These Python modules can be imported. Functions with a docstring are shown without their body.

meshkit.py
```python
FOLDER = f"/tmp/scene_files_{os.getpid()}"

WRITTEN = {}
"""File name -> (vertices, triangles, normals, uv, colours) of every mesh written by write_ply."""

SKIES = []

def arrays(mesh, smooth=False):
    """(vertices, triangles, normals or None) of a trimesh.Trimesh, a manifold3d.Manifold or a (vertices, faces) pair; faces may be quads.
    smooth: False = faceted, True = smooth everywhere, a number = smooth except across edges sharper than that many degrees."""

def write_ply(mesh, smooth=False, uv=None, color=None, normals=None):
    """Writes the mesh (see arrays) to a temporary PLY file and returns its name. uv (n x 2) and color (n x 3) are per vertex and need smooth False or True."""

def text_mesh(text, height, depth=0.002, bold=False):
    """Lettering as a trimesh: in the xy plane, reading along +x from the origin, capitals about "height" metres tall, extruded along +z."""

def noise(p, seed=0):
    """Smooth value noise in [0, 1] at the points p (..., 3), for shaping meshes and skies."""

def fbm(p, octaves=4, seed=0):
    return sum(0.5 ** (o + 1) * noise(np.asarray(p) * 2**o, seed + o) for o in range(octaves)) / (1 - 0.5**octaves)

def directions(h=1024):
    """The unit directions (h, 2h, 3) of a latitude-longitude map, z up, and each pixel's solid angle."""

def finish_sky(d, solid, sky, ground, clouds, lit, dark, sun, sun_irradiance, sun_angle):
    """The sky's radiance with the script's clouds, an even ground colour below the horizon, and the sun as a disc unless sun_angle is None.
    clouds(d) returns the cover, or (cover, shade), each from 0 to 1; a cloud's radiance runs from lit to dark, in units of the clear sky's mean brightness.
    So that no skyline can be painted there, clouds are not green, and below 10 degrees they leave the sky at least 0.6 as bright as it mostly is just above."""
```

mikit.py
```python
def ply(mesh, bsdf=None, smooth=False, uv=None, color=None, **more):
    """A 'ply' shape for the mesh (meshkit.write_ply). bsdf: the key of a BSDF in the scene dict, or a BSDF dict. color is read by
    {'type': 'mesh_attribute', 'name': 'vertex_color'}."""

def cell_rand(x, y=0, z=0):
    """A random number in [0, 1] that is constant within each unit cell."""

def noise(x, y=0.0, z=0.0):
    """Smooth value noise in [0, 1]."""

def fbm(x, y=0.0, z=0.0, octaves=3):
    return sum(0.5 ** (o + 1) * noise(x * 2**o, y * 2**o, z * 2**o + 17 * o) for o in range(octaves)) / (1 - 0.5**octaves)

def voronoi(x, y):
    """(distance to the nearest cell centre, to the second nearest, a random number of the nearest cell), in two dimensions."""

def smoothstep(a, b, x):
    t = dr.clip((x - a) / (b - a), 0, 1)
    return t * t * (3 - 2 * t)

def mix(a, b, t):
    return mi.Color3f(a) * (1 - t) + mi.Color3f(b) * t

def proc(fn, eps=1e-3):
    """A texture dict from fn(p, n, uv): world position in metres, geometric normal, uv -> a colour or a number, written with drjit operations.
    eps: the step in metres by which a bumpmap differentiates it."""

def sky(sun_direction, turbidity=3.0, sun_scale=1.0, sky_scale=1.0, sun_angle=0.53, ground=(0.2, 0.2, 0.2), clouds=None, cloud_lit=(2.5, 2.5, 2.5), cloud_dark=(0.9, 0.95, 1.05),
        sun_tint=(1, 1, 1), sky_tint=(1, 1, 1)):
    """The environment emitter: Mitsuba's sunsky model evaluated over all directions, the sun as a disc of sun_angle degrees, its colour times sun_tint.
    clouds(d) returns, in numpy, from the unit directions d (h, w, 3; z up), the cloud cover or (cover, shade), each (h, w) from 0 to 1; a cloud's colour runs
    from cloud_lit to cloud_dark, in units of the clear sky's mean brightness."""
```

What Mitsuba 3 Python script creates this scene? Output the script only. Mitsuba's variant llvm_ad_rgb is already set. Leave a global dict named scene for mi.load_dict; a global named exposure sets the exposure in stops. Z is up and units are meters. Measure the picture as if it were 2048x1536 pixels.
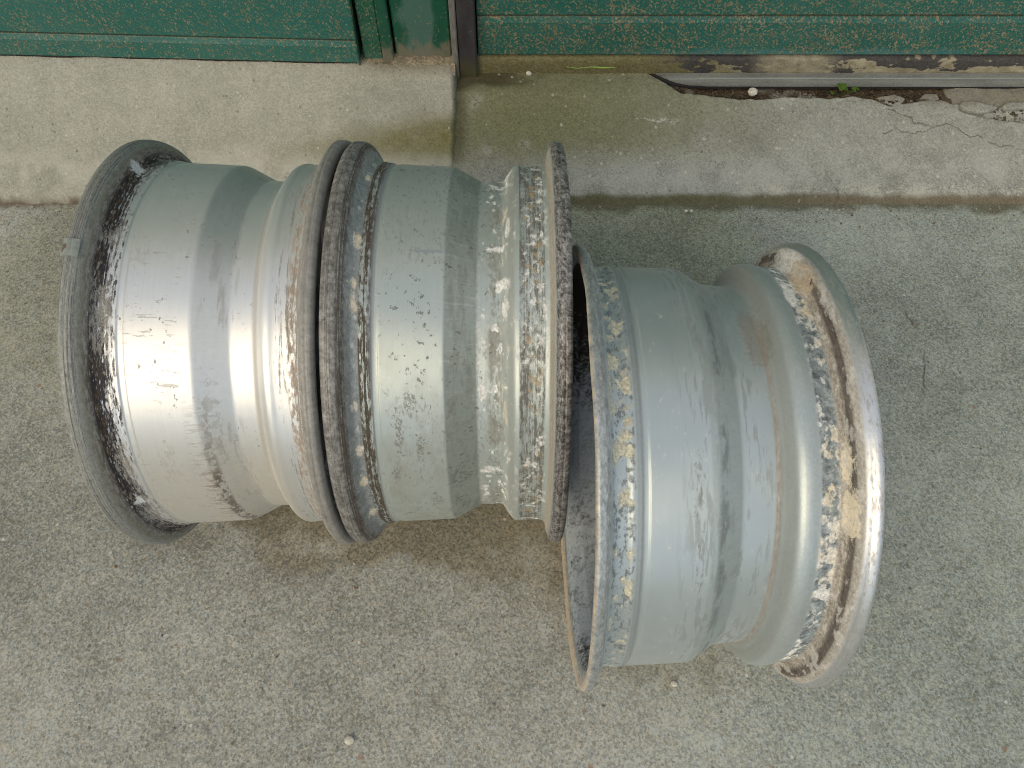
import math, numpy as np, trimesh, manifold3d, drjit as dr, mitsuba as mi, mikit, meshkit
from mikit import smoothstep, mix, proc
from shapely.geometry import Polygon

# ------------------------------------------------------------------ camera, sky, exposure
T = mi.ScalarTransform4f
CAM = np.array([0.0, 0.0, 1.042])
PITCH = math.radians(60)
exposure = 2.4
scene, labels = {}, {}
scene['camera'] = {'type': 'perspective', 'fov': 65.24, 'fov_axis': 'x', 'near_clip': 0.02, 'far_clip': 300.0,
                   'to_world': T().look_at(origin=CAM.tolist(), target=(CAM + [0, math.cos(PITCH), -math.sin(PITCH)]).tolist(), up=[0, 0, 1])}


def cloud_layer(d):
    """High thin overcast, a little uneven."""
    n = meshkit.fbm(d / np.maximum(d[..., 2:3], 0.12) * 0.9, 4, 5)
    return np.clip(0.75 + (n - 0.5) * 1.0, 0, 1), np.clip(0.35 + (n - 0.5) * 1.5, 0, 1)


scene['sky'] = mikit.sky([-0.46, -0.66, 0.62], turbidity=3, sun_scale=0.24, sky_scale=1.0, sun_angle=46, sun_tint=(1.01, 1.0, 0.93), clouds=cloud_layer,
                         cloud_lit=(1.66, 1.74, 1.76), cloud_dark=(0.92, 0.99, 1.08))

rng = np.random.default_rng(7)


# ------------------------------------------------------------------ helpers
def add(key, mesh, bsdf, label=None, category=None, group=None, kind=None, smooth=False, **more):
    scene[key] = mikit.ply(mesh, bsdf, smooth=smooth, **more)
    tag(key, label, category, group, kind)


def tag(key, label=None, category=None, group=None, kind=None):
    d = {k: v for k, v in (('label', label), ('category', category), ('group', group), ('kind', kind)) if v}
    if d:
        labels[key] = d


def nth(name, i):
    return name if i == 0 else f'{name}_{i:03d}'


def box(x0, x1, y0, y1, z0, z1, r=0.002):
    """A box with its long edges chamfered."""
    r = min(r, (x1 - x0) / 3, (y1 - y0) / 3, (z1 - z0) / 3)
    pts = []
    for x, sx in ((x0, 1), (x1, -1)):
        for y, sy in ((y0, 1), (y1, -1)):
            for z, sz in ((z0, 1), (z1, -1)):
                pts += [(x + sx * r, y + sy * r, z), (x + sx * r, y, z + sz * r), (x, y + sy * r, z + sz * r)]
    return trimesh.convex.convex_hull(np.array(pts))


def fillet(pts, n=5):
    """A polyline of (s, r, radius) points with every corner rounded."""
    out = []
    P = [np.array(p[:2], float) for p in pts]
    for i, p in enumerate(pts):
        rad = p[2] if len(p) > 2 else 0
        if i in (0, len(pts) - 1) or rad <= 0:
            out.append(P[i])
            continue
        a, b = P[i - 1] - P[i], P[i + 1] - P[i]
        la, lb = np.linalg.norm(a), np.linalg.norm(b)
        c = min(rad, 0.48 * la, 0.48 * lb)
        q0, q1 = P[i] + a / la * c, P[i] + b / lb * c
        for t in np.linspace(0, 1, n):
            out.append((1 - t) ** 2 * q0 + 2 * t * (1 - t) * P[i] + t * t * q1)
    return np.array(out)


def resample(line, step):
    out = [line[0]]
    for a, b in zip(line[:-1], line[1:]):
        k = max(1, int(np.ceil(np.linalg.norm(b - a) / step)))
        out += [a + (b - a) * j / k for j in range(1, k + 1)]
    return np.array(out)


def revolve(line, nphi=400, bend=None, phi0=-math.pi, phi1=math.pi):
    """The line (s, r) turned about the x axis; phi = 0 is up, towards +y positive, the seam at the bottom. uv in metres."""
    s, r = line[:, 0], line[:, 1]
    arc = np.concatenate([[0], np.cumsum(np.linalg.norm(np.diff(line, axis=0), axis=1))])
    phi = np.linspace(phi0, phi1, nphi + 1)
    S, PH = np.meshgrid(s, phi, indexing='ij')
    R = np.repeat(r[:, None], len(phi), 1)
    if bend is not None:
        S, R = bend(S, R, PH)
    v = np.stack([S, R * np.sin(PH), R * np.cos(PH)], -1).reshape(-1, 3)
    uv = np.stack([np.repeat(arc[:, None], len(phi), 1), PH * 0.21], -1).reshape(-1, 2)
    n, m = len(s), len(phi)
    i, j = np.meshgrid(np.arange(n - 1), np.arange(m - 1), indexing='ij')
    a, b, c, d = i * m + j, (i + 1) * m + j, (i + 1) * m + j + 1, i * m + j + 1
    f = np.stack([a, b, c, d], -1).reshape(-1, 4)
    f = np.vstack([f[:, [0, 1, 2]], f[:, [0, 2, 3]]])
    return trimesh.Trimesh(v, f, process=False), uv


def grid(xs, ys, fn):
    X, Y = np.meshgrid(xs, ys, indexing='ij')
    Z = fn(X, Y)
    n, m = X.shape
    i, j = np.meshgrid(np.arange(n - 1), np.arange(m - 1), indexing='ij')
    a, b, c, d = i * m + j, (i + 1) * m + j, (i + 1) * m + j + 1, i * m + j + 1
    f = np.vstack([np.stack([a, b, c], -1).reshape(-1, 3), np.stack([a, c, d], -1).reshape(-1, 3)])
    return trimesh.Trimesh(np.stack([X, Y, Z], -1).reshape(-1, 3), f, process=False)


def extrude_x(poly, x0, x1):
    """A polygon of (y, z) points drawn out along x."""
    m = trimesh.creation.extrude_polygon(Polygon(poly), x1 - x0, engine='earcut')
    v = m.vertices
    return trimesh.Trimesh(np.stack([v[:, 2] + x0, v[:, 0], v[:, 1]], 1), m.faces, process=False)


def extrude_z(poly, z0, z1):
    m = trimesh.creation.extrude_polygon(Polygon(poly), z1 - z0, engine='earcut')
    m.apply_translation([0, 0, z0])
    return m


def lump(center, size, seed, rough=0.35, sub=3):
    m = trimesh.creation.icosphere(subdivisions=sub)
    v = m.vertices
    v = v * (1 + rough * (meshkit.fbm(v * 1.6 + seed * 3.7, 3, seed) - 0.5)[:, None] * 2)
    return trimesh.Trimesh(v * np.array(size) + np.array(center), m.faces, process=False)


def np_sm(a, b, x):
    t = np.clip((x - a) / (b - a), 0, 1)
    return t * t * (3 - 2 * t)


# ------------------------------------------------------------------ procedural helpers (drjit)
def turn3(x, y, z):
    """A fixed rotation, so that the noise's cells do not line up with the objects."""
    return 0.36 * x + 0.48 * y - 0.80 * z, -0.80 * x + 0.60 * y, 0.48 * x + 0.64 * y + 0.60 * z


def noise(x, y=0.0, z=0.0):
    return mikit.noise(*turn3(mi.Float(x), mi.Float(y), mi.Float(z)))


def fbm(x, y=0.0, z=0.0, octaves=3, gain=0.5):
    q, total, amp, norm = (mi.Float(x), mi.Float(y), mi.Float(z)), 0, 1.0, 0
    for o in range(octaves):
        q = turn3(*q)
        total, norm = total + amp * mikit.noise(q[0] + 13.7 * o, q[1], q[2] + 5.1 * o), norm + amp
        q, amp = tuple(2.03 * v for v in q), amp * gain
    return total / norm


def chips(x, y, f, share, big=0.42):
    """Round grains strewn at random: a mask and each grain's own random number."""
    d, _, w = mikit.voronoi(0.8 * x * f - 0.6 * y * f, 0.6 * x * f + 0.8 * y * f)
    k = w * 37.31
    k = k - dr.floor(k)
    size = big * (0.35 + 0.65 * k)
    return (1 - smoothstep(size * 0.6, size, d)) * dr.select(w > 1 - share, mi.Float(1), mi.Float(0)), k


def band(x, a, b, w):
    return smoothstep(a - w, a + w, x) * (1 - smoothstep(b - w, b + w, x))


def blob(x, y, x0, y0, rx, ry, n, k=1.0):
    d = dr.sqrt(dr.square((x - x0) / rx) + dr.square((y - y0) / ry))
    return 1 - smoothstep(0.65, 1.1, d + (n - 0.5) * k)


def seg_dist(x, y, pts):
    best = mi.Float(9)
    for (ax, ay), (bx, by) in zip(pts[:-1], pts[1:]):
        dx, dy = bx - ax, by - ay
        t = dr.clip(((x - ax) * dx + (y - ay) * dy) / (dx * dx + dy * dy), 0, 1)
        best = dr.minimum(best, dr.sqrt(dr.square(x - ax - t * dx) + dr.square(y - ay - t * dy)))
    return best


def sand(p):
    """Grains of the concrete: 0 to 1, mean about a half."""
    a = fbm(p.x * 520, p.y * 520, p.z * 520, octaves=2, gain=0.8)
    b = noise(p.x * 170 + 7, p.y * 170, p.z * 170)
    d, _, w = mikit.voronoi(0.8 * p.x * 380 - 0.6 * p.y * 380, 0.6 * p.x * 380 + 0.8 * p.y * 380 + p.z * 120)
    return a * 0.58 + b * 0.14 + w * 0.28


# ------------------------------------------------------------------ concrete
PAVE_CRACK = [(0.624, 0.735), (0.628, 0.718), (0.634, 0.676), (0.630, 0.644), (0.622, 0.615), (0.622, 0.59)]


def pavement_color(p, n, uv):
    g = sand(p)
    big = fbm(p.x * 4.2 + 3, p.y * 4.2, 0, octaves=4)
    mid = fbm(p.x * 22, p.y * 22, 5, octaves=3)
    c = mix((0.190, 0.192, 0.172), (0.475, 0.478, 0.435), dr.clip(0.50 + (g - 0.5) * 2.1 + (big - 0.5) * 0.75 + (mid - 0.5) * 0.45, 0, 1))
    c = c * mix((1.05, 1.0, 0.90), (0.95, 1.0, 1.06), noise(p.x * 240, p.y * 240, 4))
    # cooler, paler slab towards the right, greener behind the middle wheel
    c = mix(c, c * mi.Color3f(0.91, 0.99, 1.01), smoothstep(0.1, 0.6, p.x + (big - 0.5) * 0.6))
    green = blob(p.x, p.y, 0.13, 0.87, 0.30, 0.13, big, 1.3) * 0.55
    c = mix(c, c * mi.Color3f(0.70, 0.80, 0.58), green)
    # browner, darker ground below the wheels
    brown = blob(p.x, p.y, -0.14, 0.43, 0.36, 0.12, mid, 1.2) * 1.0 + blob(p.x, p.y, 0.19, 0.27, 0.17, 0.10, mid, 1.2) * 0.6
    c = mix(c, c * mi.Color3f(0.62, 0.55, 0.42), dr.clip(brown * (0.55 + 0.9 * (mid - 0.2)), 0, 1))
    left = blob(p.x, p.y, -0.72, 0.78, 0.25, 0.22, big, 1.5) * 0.5
    c = mix(c, c * mi.Color3f(0.86, 0.84, 0.72), left)
    # dirt line along the foot of the ramps: rusty at the left, grey-green at the right
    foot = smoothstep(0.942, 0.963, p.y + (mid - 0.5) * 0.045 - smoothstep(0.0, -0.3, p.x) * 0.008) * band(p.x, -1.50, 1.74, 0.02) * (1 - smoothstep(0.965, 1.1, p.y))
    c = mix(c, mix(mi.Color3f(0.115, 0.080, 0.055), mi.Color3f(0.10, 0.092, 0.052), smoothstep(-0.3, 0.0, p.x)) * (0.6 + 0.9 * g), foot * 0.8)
    # pale and dark single grains
    w, k = chips(p.x, p.y, 150, 0.035, 0.36)
    c = mix(c, mi.Color3f(0.62, 0.615, 0.57), w * (0.08 + 0.35 * k))
    w, k = chips(p.x + 3, p.y, 62, 0.012, 0.16)
    c = mix(c, mi.Color3f(0.68, 0.67, 0.62), w * (0.1 + 0.6 * k))
    w, k = chips(p.x + 5, p.y, 100, 0.02, 0.26)
    c = mix(c, mi.Color3f(0.055, 0.055, 0.05), w * (0.1 + 0.5 * k))
    w, k = chips(p.x + 8, p.y, 70, 0.012, 0.28)
    c = mix(c, mi.Color3f(0.26, 0.145, 0.085), w * 0.6)
    d = seg_dist(p.x + (mid - 0.5) * 0.010, p.y + (g - 0.5) * 0.003, PAVE_CRACK)
    c = mix(c, mi.Color3f(0.07, 0.07, 0.075), (1 - smoothstep(0.0003, 0.0024, d)) * 0.75 * smoothstep(0.25, 0.55, fbm(p.x * 45, p.y * 45, 8, octaves=2)))
    rust = blob(p.x, p.y, 0.112, 0.243, 0.012, 0.006, mid, 0.8)
    c = mix(c, mi.Color3f(0.33, 0.11, 0.035), rust * 0.8)
    return c


def grain_height(p, n, uv):
    return noise(p.x * 520, p.y * 520, p.z * 520) * 0.6 + noise(p.x * 250 + 7, p.y * 250, p.z * 250) * 0.9


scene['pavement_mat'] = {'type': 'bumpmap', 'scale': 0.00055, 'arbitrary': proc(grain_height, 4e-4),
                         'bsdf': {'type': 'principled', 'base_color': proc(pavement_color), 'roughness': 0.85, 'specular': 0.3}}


def ragged(line, amp, seed):
    """A polyline with every segment broken once or twice, as a crack runs."""
    g = np.random.default_rng(seed)
    for _ in range(2):
        out = [line[0]]
        for a_, b_ in zip(line[:-1], line[1:]):
            d_ = np.hypot(b_[0] - a_[0], b_[1] - a_[1])
            o_ = g.normal(0, amp) * d_
            out += [((a_[0] + b_[0]) / 2 - (b_[1] - a_[1]) / d_ * o_, (a_[1] + b_[1]) / 2 + (b_[0] - a_[0]) / d_ * o_), b_]
        line = out
    return line


PAVE_CRACK = ragged(PAVE_CRACK, 0.10, 4)


def ramp_left_color(p, n, uv):
    g = sand(p)
    big = fbm(p.x * 6, p.y * 6, p.z * 6 + 4, octaves=3)
    mid = fbm(p.x * 30, p.y * 30, p.z * 30, octaves=3)
    c = mix((0.245, 0.243, 0.200), (0.49, 0.485, 0.42), dr.clip(0.5 + (g - 0.5) * 1.2 + (big - 0.5) * 0.5 + (mid - 0.5) * 0.4, 0, 1))
    # moss in the lower right corner, creeping along the foot
    edge = 1.118 - dr.maximum(0.0, (-0.10 - p.x)) * 0.16
    moss = (1 - smoothstep(edge - 0.045, edge + 0.004, p.y + (mid - 0.5) * 0.03)) * smoothstep(-0.50, -0.14, p.x + (big - 0.5) * 0.25)
    moss = moss * smoothstep(1.0, 1.05, p.y)
    c = mix(c, mi.Color3f(0.168, 0.156, 0.052) * (0.55 + 0.9 * g), dr.clip(moss * 0.9 * (0.4 + 1.2 * mid), 0, 1))
    # lime bloom just above the foot, dirt at the very foot
    lime = band(p.y, 0.985, 1.035, 0.02) * smoothstep(0.35, 0.6, mid)
    c = mix(c, mi.Color3f(0.53, 0.52, 0.46), lime * 0.35)
    w, k = chips(p.x, p.y, 125, 0.07, 0.32)
    c = mix(c, mi.Color3f(0.085, 0.085, 0.08), w * (0.1 + 0.4 * k))
    w, k = chips(p.x + 4, p.y, 130, 0.025, 0.3)
    c = mix(c, mi.Color3f(0.66, 0.65, 0.60), w * (0.1 + 0.4 * k))
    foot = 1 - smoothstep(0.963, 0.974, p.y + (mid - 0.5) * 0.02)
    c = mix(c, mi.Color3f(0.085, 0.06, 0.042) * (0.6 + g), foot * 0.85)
    # grime where it meets the frame, moss on the side turned to the lower ramp
    top = smoothstep(1.155, 1.185, p.y + (mid - 0.5) * 0.02) * smoothstep(-0.30, -0.22, p.x)
    c = mix(c, mi.Color3f(0.155, 0.125, 0.075) * (0.5 + g), top * 0.8)
    c = mix(c, mi.Color3f(0.085, 0.085, 0.030) * (0.6 + g), smoothstep(-0.105, -0.097, p.x) * 0.75 * smoothstep(1.0, 1.06, p.y))
    return c


CRACKS = [[(0.655, 1.118), (0.690, 1.106), (0.722, 1.095), (0.739, 1.089), (0.791, 1.081), (0.84, 1.064), (0.891, 1.049), (0.95, 1.04)],
          [(0.739, 1.089), (0.713, 1.084), (0.690, 1.080), (0.651, 1.077)],
          [(0.542, 1.007), (0.554, 0.99), (0.564, 0.966)]]

CRACKS = [ragged(c_, 0.09, 5 + i_) for i_, c_ in enumerate(CRACKS)]


def ramp_right_color(p, n, uv):
    g = sand(p)
    big = fbm(p.x * 6 + 9, p.y * 6, p.z * 6, octaves=3)
    mid = fbm(p.x * 30, p.y * 30, p.z * 30, octaves=3)
    c = mix((0.175, 0.178, 0.155), (0.43, 0.435, 0.395), dr.clip(0.52 + (g - 0.5) * 1.4 + (big - 0.5) * 0.6 + (mid - 0.5) * 0.45, 0, 1))
    # olive algae film at the left end, thinning out to the right
    alg = (1 - smoothstep(0.10, 0.62, p.x + (big - 0.5) * 0.35)) * smoothstep(1.0, 1.07, p.y + (mid - 0.5) * 0.06)
    c = mix(c, mi.Color3f(0.142, 0.145, 0.052) * (0.55 + 0.9 * g), alg * (0.42 + 0.65 * big))
    # lime bloom low down, mossy lip at the foot
    lime = band(p.y, 0.985, 1.04, 0.025) * smoothstep(0.05, 0.25, p.x + (mid - 0.5) * 0.3) * smoothstep(0.3, 0.65, mid + (g - 0.5) * 0.5)
    c = mix(c, mi.Color3f(0.47, 0.48, 0.45), lime * 0.35)
    crust = band(p.y, 0.972, 0.99, 0.006) * smoothstep(0.36, 0.5, p.x + (mid - 0.5) * 0.2) * smoothstep(0.42, 0.62, mid * 0.5 + g * 0.5)
    c = mix(c, mi.Color3f(0.52, 0.51, 0.43), crust * 0.6)
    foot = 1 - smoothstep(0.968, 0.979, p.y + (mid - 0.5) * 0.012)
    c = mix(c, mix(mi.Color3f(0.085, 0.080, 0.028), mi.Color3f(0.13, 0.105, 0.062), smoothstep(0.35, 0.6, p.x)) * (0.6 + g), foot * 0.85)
    # lime veins and scuffs
    vein = 1 - smoothstep(0.0, 0.0045, dr.abs(p.y - 1.101 + (big - 0.5) * 0.02 + (mid - 0.5) * 0.035))
    c = mix(c, mi.Color3f(0.50, 0.50, 0.46), vein * band(p.x, 0.205, 0.285, 0.015) * smoothstep(0.35, 0.6, g + (mid - 0.5)) * 0.85)
    for (x0, y0, rx, ry) in ((-0.065, 1.128, 0.017, 0.022), (0.02, 1.058, 0.016, 0.011), (-0.045, 1.05, 0.010, 0.008), (0.35, 1.06, 0.03, 0.02)):
        c = mix(c, mi.Color3f(0.37, 0.365, 0.33), blob(p.x, p.y, x0, y0, rx, ry, mid * 0.5 + g * 0.5, 4.5) * smoothstep(0.3, 0.7, g) * 0.6)
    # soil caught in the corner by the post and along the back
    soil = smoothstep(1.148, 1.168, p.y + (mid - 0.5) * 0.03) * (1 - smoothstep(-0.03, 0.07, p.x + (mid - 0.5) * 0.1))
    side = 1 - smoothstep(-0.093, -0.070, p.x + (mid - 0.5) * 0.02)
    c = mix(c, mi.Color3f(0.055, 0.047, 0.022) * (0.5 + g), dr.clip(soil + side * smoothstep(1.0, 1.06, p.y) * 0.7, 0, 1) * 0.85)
    for line in CRACKS:
        d = seg_dist(p.x + (mid - 0.5) * 0.016, p.y + (mid - 0.5) * 0.016 + (g - 0.5) * 0.004, line)
        c = mix(c, mi.Color3f(0.055, 0.052, 0.045), (1 - smoothstep(0.0000, 0.0020, d)) * 0.7 * smoothstep(0.15, 0.6, fbm(p.x * 50, p.y * 50, 8, octaves=2)))
    w, k = chips(p.x, p.y, 120, 0.05)
    c = mix(c, mi.Color3f(0.62, 0.61, 0.56), w * (0.1 + 0.4 * k))
    w, k = chips(p.x + 4, p.y, 105, 0.03, 0.3)
    c = mix(c, mi.Color3f(0.06, 0.055, 0.045), w * (0.1 + 0.4 * k))
    # broken faces near the threshold, moss in the gaps at the far right
    brk = smoothstep(1.114, 1.140, p.y + (mid - 0.5) * 0.03) * smoothstep(0.60, 0.68, p.x)
    c = mix(c, mi.Color3f(0.17, 0.155, 0.115) * (0.6 + 0.8 * g), brk * 0.75)
    return c


for side, fn in (('left', ramp_left_color), ('right', ramp_right_color)):
    scene[f'ramp_{side}_mat'] = {'type': 'bumpmap', 'scale': 0.0005, 'arbitrary': proc(grain_height, 4e-4),
                                 'bsdf': {'type': 'principled', 'base_color': proc(fn), 'roughness': 0.85, 'specular': 0.3}}


def axis(fine0, fine1, step, far):
    return np.concatenate([[-far, -8, -3, -1.6, -1.1], np.arange(fine0, fine1, step), far > 0 and [max(1.9, fine1 + .1), 3, 8, far]])


xs = np.concatenate([[-70, -20, -6, -2.5, -1.5], np.arange(-1.0, 1.0, 0.004), [1.5, 2.5, 6, 20, 70]])
ys = np.concatenate([[-70, -20, -6, -2, -0.6, -0.2], np.arange(0.0, 1.0, 0.004), [1.1, 1.4, 2.5, 6, 20, 70]])
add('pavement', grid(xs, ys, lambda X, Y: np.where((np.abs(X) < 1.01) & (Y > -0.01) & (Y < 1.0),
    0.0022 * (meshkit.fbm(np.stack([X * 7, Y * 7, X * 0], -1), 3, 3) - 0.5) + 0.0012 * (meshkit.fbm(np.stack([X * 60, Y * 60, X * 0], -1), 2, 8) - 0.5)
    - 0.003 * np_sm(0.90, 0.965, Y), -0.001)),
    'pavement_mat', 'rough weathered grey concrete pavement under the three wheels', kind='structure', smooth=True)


def rough_xy(X, Y, amp, seed):
    q = np.stack([X, Y, X * 0], -1)
    return amp * ((meshkit.fbm(q * 14, 3, seed) - 0.5) * 1.6 + (meshkit.fbm(q * 90, 2, seed + 3) - 0.5) * 0.7)


def left_height(X, Y):
    wob = 0.004 * (meshkit.fbm(np.stack([X * 11, X * 0, X * 0], -1), 3, 21) - 0.5)
    z = np.interp(Y - wob, [0.955, 0.967, 0.9725, 0.985, 1.185, 1.30], [-0.012, 0.001, 0.0115, 0.0195, 0.1156, 0.124])
    z = z + 0.0225 * np.clip(-0.268 - X, 0, 0.9) * np_sm(0.98, 1.185, Y)
    z = z + rough_xy(X, Y, 0.0028, 2)
    # the free end is rounded over towards the lower ramp
    e = np.clip((X + 0.1075 + 0.008 * (meshkit.fbm(np.stack([Y * 45, Y * 0, Y * 0], -1), 3, 91) - 0.5)) / 0.0125, 0, 1)
    return z - 0.030 * e ** 2.2


add('threshold_ramp', grid(np.concatenate([np.arange(-1.5, -1.0, 0.02), np.arange(-1.0, -0.12, 0.004), np.arange(-0.12, -0.0945, 0.0012)]),
                           np.concatenate([np.arange(0.955, 1.0, 0.002), np.arange(1.0, 1.22, 0.003), [1.3]]), left_height),
    'ramp_left_mat', 'pale beige concrete ramp sloping up to the left green door', kind='structure', smooth=True)

rag = lambda X, f, s: meshkit.fbm(np.stack([X * f, X * 0, X * 0], -1), 4, s) - 0.5


def slab_edge(X):
    """Where the right slab has broken off in front of the threshold strip."""
    y = np.interp(X, [0.24, 0.262, 0.297, 0.36, 0.42, 0.50, 0.60, 0.64, 0.66, 0.70, 0.73, 0.76, 0.775, 0.80, 0.83, 0.86, 0.90, 1.0],
                  [1.200, 1.182, 1.149, 1.142, 1.138, 1.140, 1.143, 1.136, 1.128, 1.131, 1.135, 1.138, 1.130, 1.133, 1.132, 1.124, 1.118, 1.12])
    return y - 0.003 + 0.007 * rag(X, 30, 31) + 0.003 * rag(X, 150, 32)


def right_height(X, Y):
    wob = 0.004 * rag(X, 11, 22)
    z = np.interp(Y - wob, [0.953, 0.966, 0.970, 0.985, 1.148, 1.165, 1.30], [-0.012, 0.000, 0.0085, 0.014, 0.0808, 0.083, 0.084])
    z = z + rough_xy(X, Y, 0.0026, 12)
    gap = np_sm(0.0, 0.0035, Y - slab_edge(X)) * (X > 0.24)
    back = 1 - np_sm(1.156, 1.162, Y) * np_sm(0.29, 0.30, X) * 0
    z = z - gap * back * (0.013 + 0.003 * (meshkit.fbm(np.stack([X * 60, Y * 60, X * 0], -1), 3, 41) - 0.5)) * np.where(X > 0.765, 0.55, 1.0)
    # mortar smeared back over the gap at the far right
    z = z + np_sm(0.765, 0.785, X) * np_sm(1.128, 1.140, Y) * (0.004 + 0.008 * (meshkit.fbm(np.stack([X * 50, Y * 50, X * 0], -1), 3, 43) - 0.5))
    for line, w, dep in (([(0.79, 1.122), (0.82, 1.113), (0.86, 1.107), (0.90, 1.103), (0.95, 1.10)], 0.009, 0.009),):
        d = np.full(X.shape, 9.0)
        for (ax, ay), (bx, by) in zip(line[:-1], line[1:]):
            t = np.clip(((X - ax) * (bx - ax) + (Y - ay) * (by - ay)) / ((bx - ax) ** 2 + (by - ay) ** 2), 0, 1)
            d = np.minimum(d, np.hypot(X - ax - t * (bx - ax), Y - ay - t * (by - ay)))
        z = z - dep * (1 - np_sm(0, w, d))
    return z


add('threshold_ramp_001', grid(np.concatenate([np.arange(-0.110, 0.22, 0.004), np.arange(0.22, 1.0, 0.002), np.arange(1.0, 1.75, 0.02)]),
                               np.concatenate([np.arange(0.953, 1.0, 0.0025), np.arange(1.0, 1.21, 0.002), [1.3]]), right_height),
    'ramp_right_mat', 'grey concrete ramp with green algae and cracks, broken along the threshold of the right door', kind='structure', smooth=True)


# loose soil in the broken gap
def soil_color(p, n, uv):
    g = noise(p.x * 400, p.y * 400, p.z * 400)
    m = fbm(p.x * 60, p.y * 60, 0, octaves=3)
    c = mix((0.030, 0.024, 0.018), (0.16, 0.120, 0.075), dr.clip(0.35 + (g - 0.5) * 1.1 + (m - 0.5) * 1.0, 0, 1))
    c = mix(c, mi.Color3f(0.23, 0.225, 0.20), smoothstep(0.56, 0.66, fbm(p.x * 25 + 4, p.y * 25, 3, octaves=2)) * 0.7)
    return mix(c, mi.Color3f(0.10, 0.105, 0.025), smoothstep(0.55, 0.7, fbm(p.x * 18, p.y * 18, 8, octaves=2)) * smoothstep(0.5, 0.75, p.x) * 0.6)


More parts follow.
